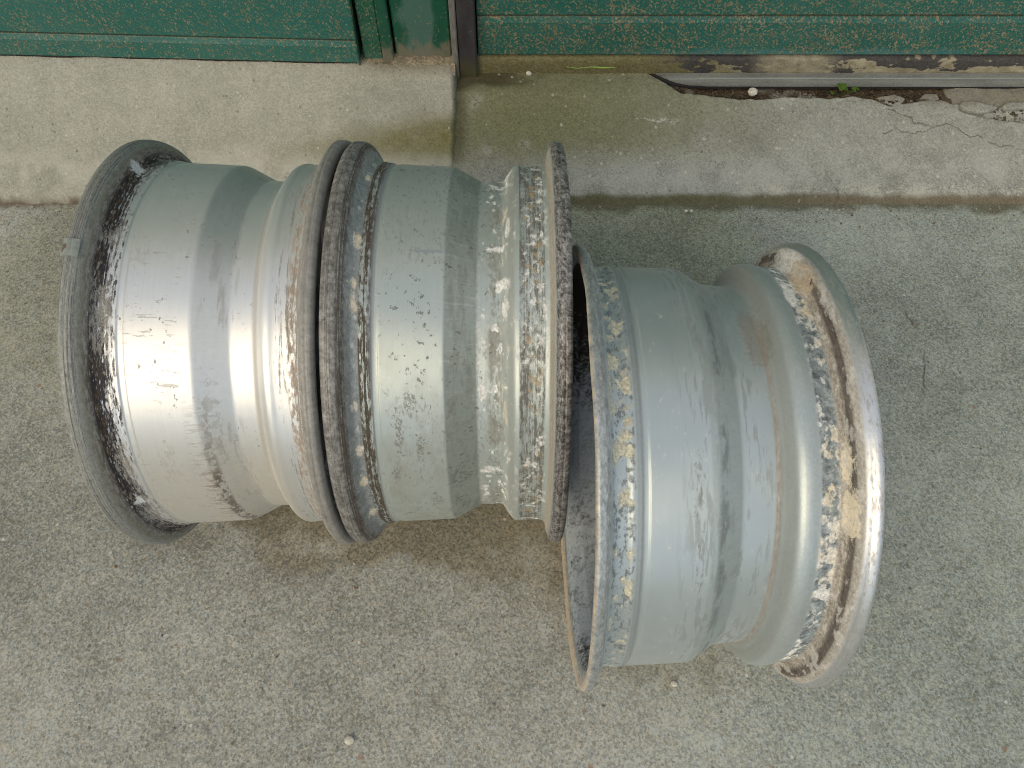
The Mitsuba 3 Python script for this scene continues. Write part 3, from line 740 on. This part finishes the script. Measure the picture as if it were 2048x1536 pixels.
            for (s0, p0, rs, ra) in ((0.068, -57, 0.005, 0.026), (0.088, -62, 0.004, 0.018), (0.125, -76, 0.012, 0.020), (0.079, -48, 0.006, 0.014), (0.062, -72, 0.004, 0.012), (0.100, -85, 0.006, 0.010)):
                lay(blob(s, a, s0, p0 * 0.003665, rs, ra, spot, 2.2) * at(fbm(q * 500 + a * 260, a * 200 - q * 200, 6, octaves=3, gain=0.7), 0.50, 0.10) * 0.6, (0.11, 0.10, 0.085), 0.75, 0.1)
            lay(blob(s, a, 0.096, -0.026, 0.017, 0.0022, spot, 1.2) * 0.5, (0.25, 0.28, 0.38), 0.5, 0.3)
            # drop centre: brown film, lime corrosion
            lay(band(s, 0.154, 0.168, 0.004) * at(cloud + (smear - 0.5) * 0.9, 0.50, 0.14) * 0.6, (0.17, 0.150, 0.110), 0.8, 0.0)
            crust = fbm(q * 150, a * 95, 12, octaves=5, gain=0.62)
            where = fbm(q * 20 + 3, a * 14, 9, octaves=2)
            lay(band(s, 0.146, 0.182, 0.006) * at(crust + (where - 0.5) * 0.35, 0.635, 0.035), LIME, 0.85, 0.0, 1.0, 0.8)
            for (s0, p0, rs, ra) in ((0.162, -3, 0.010, 0.004), (0.168, -15.6, 0.007, 0.007), (0.171, -22, 0.003, 0.014), (0.156, -76, 0.012, 0.006), (0.149, -47, 0.004, 0.010), (0.173, 2, 0.003, 0.012)):
                lay(blob(s, a, s0, p0 * 0.003665, rs, ra, crust, 3.2), LIME, 0.85, 0.0, 1.0, 0.8)
            lay(band(s, 0.1675, 0.1735, 0.001) * at(fbm(q * 200, a * 55, 21, octaves=4), 0.60, 0.05) * 0.8, (0.58, 0.54, 0.44), 0.85, 0.0, 0.7)
            lay(band(s, 0.174, 0.180, 0.002) * 0.4, (0.30, 0.285, 0.24), 0.6, 0.2)
            # right bead seat: dark rings of rubber and heavy white corrosion
            lay(band(s, 0.1845, 0.209, 0.0006) * at(streak * 0.5 + smear * 0.5, 0.49, 0.10) * 0.85, (0.105, 0.095, 0.082), 0.75, 0.05, 0.3, 0.8)
            lay(band(s, 0.187, 0.212, 0.002) * at(crust * 0.5 + spot * 0.3 + where * 0.2, 0.56, 0.04) * 0.85, LIME, 0.85, 0.0, 1.0, 0.9)
            lay(band(s, 0.190, 0.206, 0.003) * at(fbm(q * 130 + 5, a * 100, 31, octaves=4), 0.655, 0.04) * 0.7, (0.40, 0.30, 0.17), 0.85, 0.0)
            lay(band(s, 0.2135, 0.2175, 0.0008) * (0.25 + 0.8 * smear), (0.31, 0.225, 0.145), 0.8, 0.0)
            lay(smoothstep(0.2172, 0.2195, s), mix((0.085, 0.080, 0.076), (0.40, 0.39, 0.38), dr.clip((spot - 0.5) * 1.5 + (smear - 0.5) * 0.8 + (grit - 0.5) * 1.1 + 0.40, 0, 1)), 0.55, 0.4)
            # left lip and its fillet
            lay(1 - smoothstep(0.0215, 0.0245, s), mix((0.120, 0.114, 0.106), (0.36, 0.35, 0.33), dr.clip((line - 0.5) * 0.8 + (spot - 0.5) * 1.3 + 0.45, 0, 1)), 0.58, 0.3, 0, 0.7)
            lay(band(s, 0.0155, 0.0205, 0.001) * at(streak, 0.46, 0.09) * 0.8, (0.085, 0.065, 0.045), 0.8, 0.0)
            lay(band(s, 0.0220, 0.0330, 0.001) * 0.9, mix((0.20, 0.22, 0.22), (0.42, 0.44, 0.43), spot), 0.55, 0.3)
            lay(band(s, 0.0325, 0.0440, 0.001) * at(streak * 0.5 + smear * 0.5, 0.45, 0.07), (0.082, 0.068, 0.052), 0.8, 0.0, 0.3, 0.8)
            lay(band(s, 0.0415, 0.0475, 0.001) * at(a, -0.16, 0.05) * 0.5, (0.16, 0.17, 0.20), 0.6, 0.2)
            for (p0, rs, ra) in ((-4.3, 0.0042, 0.010), (-17.1, 0.0036, 0.006), (-22.3, 0.0034, 0.011), (-62, 0.0036, 0.008), (-73.4, 0.0046, 0.009), (-90.5, 0.0046, 0.010), (-49, 0.0025, 0.005), (21.8, 0.003, 0.008)):
                lay(blob(s, a, 0.0285, p0 * 0.003665, rs, ra, spot, 2.4), mix(LIME, CREAM, dr.clip(spot * 1.3, 0, 1)), 0.9, 0.0, 1.6, 0.6)
            lay(band(s, 0.0225, 0.032, 0.002) * at(crust, 0.66, 0.06) * 0.6, LIME, 0.85, 0.0, 0.8)
        else:
            # blue-grey paint
            state[0], state[1], state[2] = mix((0.43, 0.495, 0.510), (0.52, 0.58, 0.595), cloud * 0.6 + streak * 0.4), 0.34 + 0.10 * cloud, mi.Float(0.55)
            tall = fbm(q * 300, a * 36, 14, octaves=5, gain=0.62)
            lay(band(s, 0.082, 0.165, 0.012) * at(tall + (cloud - 0.5) * 0.45, 0.58, 0.08) * 0.42, (0.13, 0.14, 0.135), 0.65, 0.1)
            lay(band(s, 0.055, 0.165, 0.01) * at(fbm(q * 260, a * 170, 4, octaves=4, gain=0.62), 0.70, 0.04) * 0.55, (0.58, 0.60, 0.60), 0.7, 0.1)
            lay(band(s, 0.104, 0.1335, 0.0015) * 0.55, (0.320, 0.370, 0.360), 0.45, 0.4, 0, 0.25)
            lay(band(s, 0.112, 0.120, 0.0025) * at(tall, 0.50, 0.08) * 0.5, (0.115, 0.125, 0.12), 0.6, 0.2)
            lay(band(s, 0.040, 0.047, 0.001) * 0.5, (0.20, 0.22, 0.22), 0.5, 0.3)
            for (s0, p0, rs, ra) in ((0.104, -68, 0.007, 0.020), (0.092, -30, 0.005, 0.03), (0.100, 10, 0.004, 0.02), (0.096, -48, 0.004, 0.028)):
                lay(blob(s, a, s0, p0 * 0.003665, rs, ra, spot, 2.2) * at(smear, 0.52, 0.1) * 0.5, (0.15, 0.155, 0.15), 0.7, 0.1)
            # brown stain in the drop centre and its rusty line
            lay(blob(s, a, 0.160, 0.045, 0.012, 0.04, cloud * 0.5 + spot * 0.5, 2.2) * 0.6, (0.20, 0.178, 0.138), 0.8, 0.0)
            lay(band(s, 0.1640, 0.1680, 0.0014) * (0.15 + 0.9 * smear) * (1 - smoothstep(0.0, 0.10, a)), (0.20, 0.150, 0.105), 0.8, 0.0)
            lay(band(s, 0.1685, 0.176, 0.002) * 0.5, (0.20, 0.20, 0.17), 0.6, 0.1)
            lay(band(s, 0.176, 0.1945, 0.002) * 0.35, (0.42, 0.46, 0.44), 0.42, 0.45)
            # right bead seat: lifting paint, cream and white crust over dark patches
            crust = fbm(q * 190, a * 120, 33, octaves=5, gain=0.62)
            lay(band(s, 0.1950, 0.2120, 0.0010), mix((0.13, 0.16, 0.175), (0.40, 0.45, 0.46), dr.clip(spot * 2.2 - 0.6, 0, 1)), 0.65, 0.15)
            lay(band(s, 0.1945, 0.213, 0.002) * at(fbm(q * 110, a * 75, 33, octaves=5, gain=0.6) + (cloud - 0.5) * 0.2, 0.54, 0.035), mix(LIME, (0.64, 0.58, 0.44), dr.clip((cloud - 0.40) * 4, 0, 1)), 0.9, 0.0, 1.2, 0.7)
            lay(blob(s, a, 0.199, 0.080, 0.006, 0.032, crust, 2.2), LIME, 0.9, 0.0, 1.0, 0.7)
            # channel below the right lip: brown film with a dark line
            lay(band(s, 0.2115, 0.2245, 0.0015), mix((0.190, 0.168, 0.142), (0.43, 0.395, 0.34), dr.clip((smear - 0.5) * 1.6 + cloud + 0.1, 0, 1)), 0.7, 0.05, 0, 0.8)
            lay(band(s, 0.2195, 0.2250, 0.001) * 0.6, (0.45, 0.43, 0.385), 0.55, 0.3)
            lay(band(s, 0.2165, 0.2190, 0.0006) * (0.3 + 0.9 * smear), (0.060, 0.045, 0.040), 0.7, 0.0)
            lay(blob(s, a, 0.2165, -0.135, 0.005, 0.022, spot, 1.6) + blob(s, a, 0.2150, -0.093, 0.0035, 0.018, spot, 1.8), (0.66, 0.59, 0.46), 0.9, 0.0, 1.0, 0.4)
            lay(blob(s, a, 0.2185, 0.150, 0.008, 0.036, spot, 1.9), (0.68, 0.67, 0.65), 0.85, 0.0, 1.2, 0.5)
            lay(blob(s, a, 0.2150, 0.105, 0.007, 0.033, spot, 2.0) * 0.8, (0.56, 0.46, 0.34), 0.9, 0.0, 0.8, 0.6)
            lay(band(s, 0.2130, 0.2250, 0.002) * at(fbm(q * 120, a * 60, 44, octaves=4, gain=0.62), 0.58, 0.06) * 0.7, (0.52, 0.51, 0.48), 0.8, 0.0, 0.5)
            lay(smoothstep(0.2225, 0.2262, s), mix((0.60, 0.62, 0.64), (0.78, 0.80, 0.81), streak), 0.22 + 0.30 * spot, 0.85, 0, 0.15)
            lay(smoothstep(0.2220, 0.2275, s) * at(smear, 0.60, 0.08) * 0.45, (0.24, 0.21, 0.17), 0.6, 0.2)
            # left lip and bead seat
            lay(1 - smoothstep(0.0155, 0.0165, s), mix((0.27, 0.295, 0.30), (0.52, 0.55, 0.55), dr.clip((smear - 0.5) * 1.5 + (spot - 0.5) * 0.8 + 0.5, 0, 1)), 0.45, 0.5)
            lay((1 - smoothstep(0.0030, 0.0055, s)) * (0.35 + 0.6 * at(spot, 0.50, 0.1)), (0.42, 0.35, 0.26), 0.8, 0.0)
            lay(band(s, 0.0185, 0.0390, 0.0012) * at(spot * 0.6 + smear * 0.4, 0.55, 0.07) * 0.75, (0.095, 0.105, 0.110), 0.7, 0.05, 0, 0.8)
            patchy = smoothstep(-0.115, -0.06, a) * (1 - smoothstep(0.03, 0.06, a)) * 0.10
            lay(band(s, 0.0180, 0.0380, 0.003) * at(fbm(q * 110, a * 80, 35, octaves=5, gain=0.6) + patchy, 0.60, 0.045) * 0.9, mix((0.60, 0.54, 0.42), (0.52, 0.52, 0.38), spot), 0.9, 0.0, 1.0, 0.9)
        # corroded inside: shade painted dark high up, light painted blue-grey low down
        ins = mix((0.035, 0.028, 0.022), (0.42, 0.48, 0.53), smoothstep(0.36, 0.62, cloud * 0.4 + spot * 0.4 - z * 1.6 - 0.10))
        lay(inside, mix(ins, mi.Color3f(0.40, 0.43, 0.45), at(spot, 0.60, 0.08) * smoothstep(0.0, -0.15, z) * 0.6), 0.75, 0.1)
        if k == 3:
            lay((1 - smoothstep(0.0045, 0.0070, s)) * smoothstep(-0.05, -0.15, z), (0.46, 0.38, 0.27), 0.8, 0.0)
        state[3] = state[3] + 0.10 * line + 0.20 * grit
        return state
    return fn


for k in (1, 2, 3):
    fn = surface(k)
    scene[f'wheel_mat_{k}'] = {'type': 'twosided', 'bsdf': {'type': 'bumpmap', 'scale': 0.00035, 'arbitrary': proc(lambda p, n, uv, fn=fn: fn(p, n)[3], 3e-4),
        'bsdf': {'type': 'principled', 'base_color': proc(lambda p, n, uv, fn=fn: fn(p, n)[0]), 'roughness': proc(lambda p, n, uv, fn=fn: mi.Float(fn(p, n)[1])),
                 'metallic': proc(lambda p, n, uv, fn=fn: mi.Float(fn(p, n)[2])), 'anisotropic': 0.5, 'specular': 0.5}}}
scene['spoke_mat'] = {'type': 'principled', 'metallic': 0.5, 'roughness': 0.5, 'base_color': proc(
    lambda p, n, uv: mix((0.10, 0.09, 0.08), (0.34, 0.35, 0.35), fbm(p.x * 60, p.y * 60, p.z * 60, octaves=3)))}


def make_wheel(k, name, label):
    w = WHEEL[k]
    scale = w['R'] / 0.2342
    to = T().translate([w['x'], w['y'], w['R']]).rotate([0, 0, 1], w['yaw'])
    M = np.array(to.matrix)
    left, barrel, right, lining = profile(k)
    tag(name, label, 'wheel', 'bare alloy wheels lying side by side on the concrete')

    def bend(S, R, PH):
        edge = np_sm(0.212, 0.232, R)
        q = np.stack([np.cos(PH) * 3 + k * 5, np.sin(PH) * 3, S * 0], -1)
        d = meshkit.fbm(q, 3, 80 + k) - 0.5
        amp = np.where(S < 0.1, {1: 0.0012, 2: 0.0010, 3: 0.0040}[k], {1: 0.0008, 2: 0.0012, 3: 0.0014}[k])
        return S + edge * d * amp, R * scale - edge * np.abs(d) * amp * 0.5

    def put(part, line, step, label=None):
        m, uv = revolve(resample(fillet(line), step), 420, bend)
        m.vertices = m.vertices @ M[:3, :3].T + M[:3, 3]
        add(f'{name}__{part}', m, f'wheel_mat_{k}', label, smooth=True, uv=uv)

    put('inner_flange', left, 0.0016, {1: 'dull grey-green lip with a clip-on weight', 2: None, 3: 'thin worn lip, slightly bent'}[k])
    put('barrel', barrel, 0.0025)
    put('outer_flange', right, 0.0016, {1: None, 2: None, 3: 'polished bright lip with brown channel'}[k])
    put('lining', lining, 0.004, 'corroded inside of the barrel, shade painted above and light below')
    # spokes and hub inside the outer end
    hole = trimesh.creation.cylinder(0.034 * scale, 0.2, sections=48)
    hub = manifold3d.Manifold.cylinder(0.038, 0.078, 0.072, 64)
    hub = hub - manifold3d.Manifold.cylinder(0.1, 0.035, 0.035, 48).translate([0, 0, -0.02])
    for j in range(5):
        an = 2 * math.pi * (j + 0.5) / 5
        hub = hub - manifold3d.Manifold.cylinder(0.1, 0.0075, 0.0075, 20).translate([0.056 * math.cos(an), 0.056 * math.sin(an), -0.02])
    hm = hub.to_mesh()
    turn = np.array([[0, 0, 1], [1, 0, 0], [0, 1, 0]], float)        # z of the hub becomes x of the wheel

    def place(v):
        return v @ turn.T @ M[:3, :3].T + M[:3, 3]

    hv = hm.vert_properties[:, :3] + [0, 0, 0.170]
    add(f'{name}__hub', trimesh.Trimesh(place(hv), hm.tri_verts, process=False), 'spoke_mat', smooth=30)
    for j in range(5):
        an = 2 * math.pi * j / 5 + 0.3 * k
        ca, sa = math.cos(an), math.sin(an)
        pts = []
        for rad, half, za, zb in ((0.060, 0.026, 0.176, 0.204), (0.130, 0.020, 0.182, 0.214), (0.1975 * scale, 0.030, 0.188, 0.222)):
            for sg in (-1, 1):
                for zz, cut in ((za, 0.8), (zb, 0.75), ((za + zb) / 2, 1.0)):
                    pts.append((rad * ca - sg * half * cut * sa, rad * sa + sg * half * cut * ca, zz))
        h1 = trimesh.convex.convex_hull(np.array(pts))
        add(f'{name}__{nth("spoke", j)}', trimesh.Trimesh(place(h1.vertices), h1.faces, process=False), 'spoke_mat')
    return M, left, scale, bend


M1, left1, sc1, bend1 = make_wheel(1, 'alloy_wheel', 'leftmost wheel with bright silver barrel and black streaked ring by its left lip')
make_wheel(2, 'alloy_wheel_001', 'middle wheel with grey-green paint, white corrosion spots and dark mottled right lip')
make_wheel(3, 'alloy_wheel_002', 'rightmost, nearest wheel with blue-grey barrel and shiny polished right lip')

# clip-on balance weight over the lip of the left wheel
prof = fillet([(p[0], p[1]) + tuple(p[2:]) for p in left1[3:11]], 6)
nrm = np.gradient(prof, axis=0)
nrm = np.stack([-nrm[:, 1], nrm[:, 0]], 1)
nrm /= np.linalg.norm(nrm, axis=1, keepdims=True)
if nrm[len(nrm) // 2, 1] < 0:
    nrm = -nrm
outer = resample(np.vstack([prof[3:-3] + nrm[3:-3] * 0.0002, (prof + nrm * 0.0024)[::-1][3:-3], prof[3:4] + nrm[3:4] * 0.0002]), 0.001)
wt, _ = revolve(outer, 14, bend1, math.radians(-12.6), math.radians(-8.4))
for a_ in (0, 1):
    pass
v = wt.vertices.copy()
ends = []
m_ = 15
for col in (0, 14):
    ring = np.arange(len(outer)) * m_ + col
    c_ = len(v)
    v = np.vstack([v, v[ring].mean(0)])
    e = np.stack([ring[:-1], ring[1:], np.full(len(ring) - 1, c_)], 1)
    ends.append(e if col else e[:, ::-1])
wt = trimesh.Trimesh(v @ M1[:3, :3].T + M1[:3, 3], np.vstack([wt.faces] + ends), process=False)
scene['weight_mat'] = {'type': 'twosided', 'bsdf': {'type': 'principled', 'roughness': 0.6, 'metallic': 0.2, 'base_color': proc(
    lambda p, n, uv: mix(mix((0.22, 0.25, 0.23), (0.33, 0.36, 0.335), noise(p.x * 300, p.y * 300, p.z * 300)), (0.13, 0.10, 0.085),
                         blob(p.x, p.y, -0.4125, 0.4770, 0.0036, 0.0045, noise(p.x * 500, p.y * 500, 0), 0.6)))}}
add('alloy_wheel__balance_weight', wt, 'weight_mat', 'pale grey-green balance weight clipped on the lip')

# ------------------------------------------------------------------ small things
scene['white_stone_mat'] = {'type': 'principled', 'roughness': 0.7, 'base_color': proc(lambda p, n, uv: mix((0.42, 0.40, 0.33), (0.70, 0.68, 0.60), fbm(p.x * 220, p.y * 220, p.z * 220, octaves=2)))}
add('pebble', lump((0.423, 1.1470, 0.0815), (0.0085, 0.0075, 0.0068), 3, 0.18), 'white_stone_mat', 'round cream pebble in the soil gap by the grey threshold strip', 'pebble', smooth=True)
small = [((0.030, 1.190, 0.0860), 0.0052, 'white stone chip against the mossy door sill'),
         ((-0.194, 0.109, 0.003), 0.0056, 'white stone chip on the pavement near the lower edge of the picture'),
         ((0.200, 0.173, 0.0022), 0.0044, 'small white stone chip on the pavement just in front of the rightmost wheel'),
         ((0.2985, 0.944, 0.0015), 0.0034, 'left of two tiny white stone chips at the foot of the right ramp'),
         ((0.3080, 0.944, 0.0015), 0.0032, 'right of two tiny white stone chips at the foot of the right ramp'),
         ((0.541, 0.947, 0.0012), 0.0026, 'tiny white stone chip at the foot of the cracked right ramp')]
for i, (c_, s_, lab) in enumerate(small):
    add(nth('stone_chip', i), lump(c_, (s_, s_ * 0.8, s_ * 0.65), 11 + i, 0.3, 2), 'white_stone_mat', lab, 'stone', smooth=30)

# weed in the gap
scene['leaf_mat'] = {'type': 'principledthin', 'base_color': proc(lambda p, n, uv: mix((0.055, 0.12, 0.020), (0.13, 0.21, 0.045), fbm(p.x * 200, p.y * 200, p.z * 200, octaves=2))), 'roughness': 0.5, 'diff_trans': 0.5}


def leaf(center, size, ang, tilt):
    t = np.linspace(0, 2 * math.pi, 15)[:-1]
    rr = size * (1 + 0.14 * np.cos(3 * t))
    v = [np.zeros(3)] + [np.array([r_ * math.cos(q), r_ * 0.85 * math.sin(q), 0.18 * size * (math.cos(2 * q))]) for r_, q in zip(rr, t)]
    f = [(0, i + 1, (i + 1) % 14 + 1) for i in range(14)]
    ca, sa, ct, st = math.cos(ang), math.sin(ang), math.cos(tilt), math.sin(tilt)
    R_ = np.array([[ca, -sa, 0], [sa, ca, 0], [0, 0, 1]]) @ np.array([[1, 0, 0], [0, ct, -st], [0, st, ct]])
    return trimesh.Trimesh(np.array(v) @ R_.T + np.array(center), f, process=False)


tag('weed', 'small green round-leaved weed growing in the soil gap before the right door', 'plant')
for i, (c_, s_, a_, t_) in enumerate([((0.576, 1.150, 0.091), 0.0085, 0.3, 0.35), ((0.585, 1.147, 0.087), 0.0055, 1.4, 0.2), ((0.562, 1.144, 0.083), 0.0050, 2.4, 0.2),
                                      ((0.600, 1.149, 0.086), 0.0060, 0.9, 0.4), ((0.609, 1.151, 0.084), 0.0042, 2.0, 0.3)]):
    add(f'weed__{nth("leaf", i)}', leaf(c_, s_, a_, t_), 'leaf_mat', smooth=True)
stems = []
for c_ in ((0.576, 1.150, 0.090), (0.585, 1.147, 0.086), (0.562, 1.144, 0.082), (0.600, 1.149, 0.085), (0.609, 1.151, 0.083)):
    stems.append(trimesh.creation.cylinder(0.0005, segment=[(0.584, 1.150, 0.070), c_], sections=6))
add('weed__stem', trimesh.util.concatenate(stems), 'leaf_mat')

# grass stalk caught on the sill
line = np.array([(0.095, 1.1885, 0.1010), (0.115, 1.1875, 0.0985), (0.140, 1.1880, 0.1010), (0.160, 1.1875, 0.1000), (0.183, 1.1880, 0.0995)])
tt = np.linspace(0, 4, 33)
path = np.stack([np.interp(tt, range(5), line[:, j]) for j in range(3)], 1)
path[1:-1] = (path[:-2] + path[1:-1] * 2 + path[2:]) / 4
rad = np.interp(tt, [0, 2, 2.3, 3.2, 4], [0.0005, 0.0006, 0.0013, 0.0012, 0.0003])
from_ = []
for a_, b_, r_ in zip(path[:-1], path[1:], rad):
    from_.append(trimesh.creation.cylinder(r_, segment=[a_, b_ + (b_ - a_) * 0.1], sections=6))
scene['grass_mat'] = {'type': 'principled', 'base_color': {'type': 'rgb', 'value': [0.26, 0.42, 0.08]}, 'roughness': 0.5}
add('grass_stalk', trimesh.util.concatenate(from_), 'grass_mat', 'thin bright green grass stalk lying against the mossy door sill', 'grass stalk')
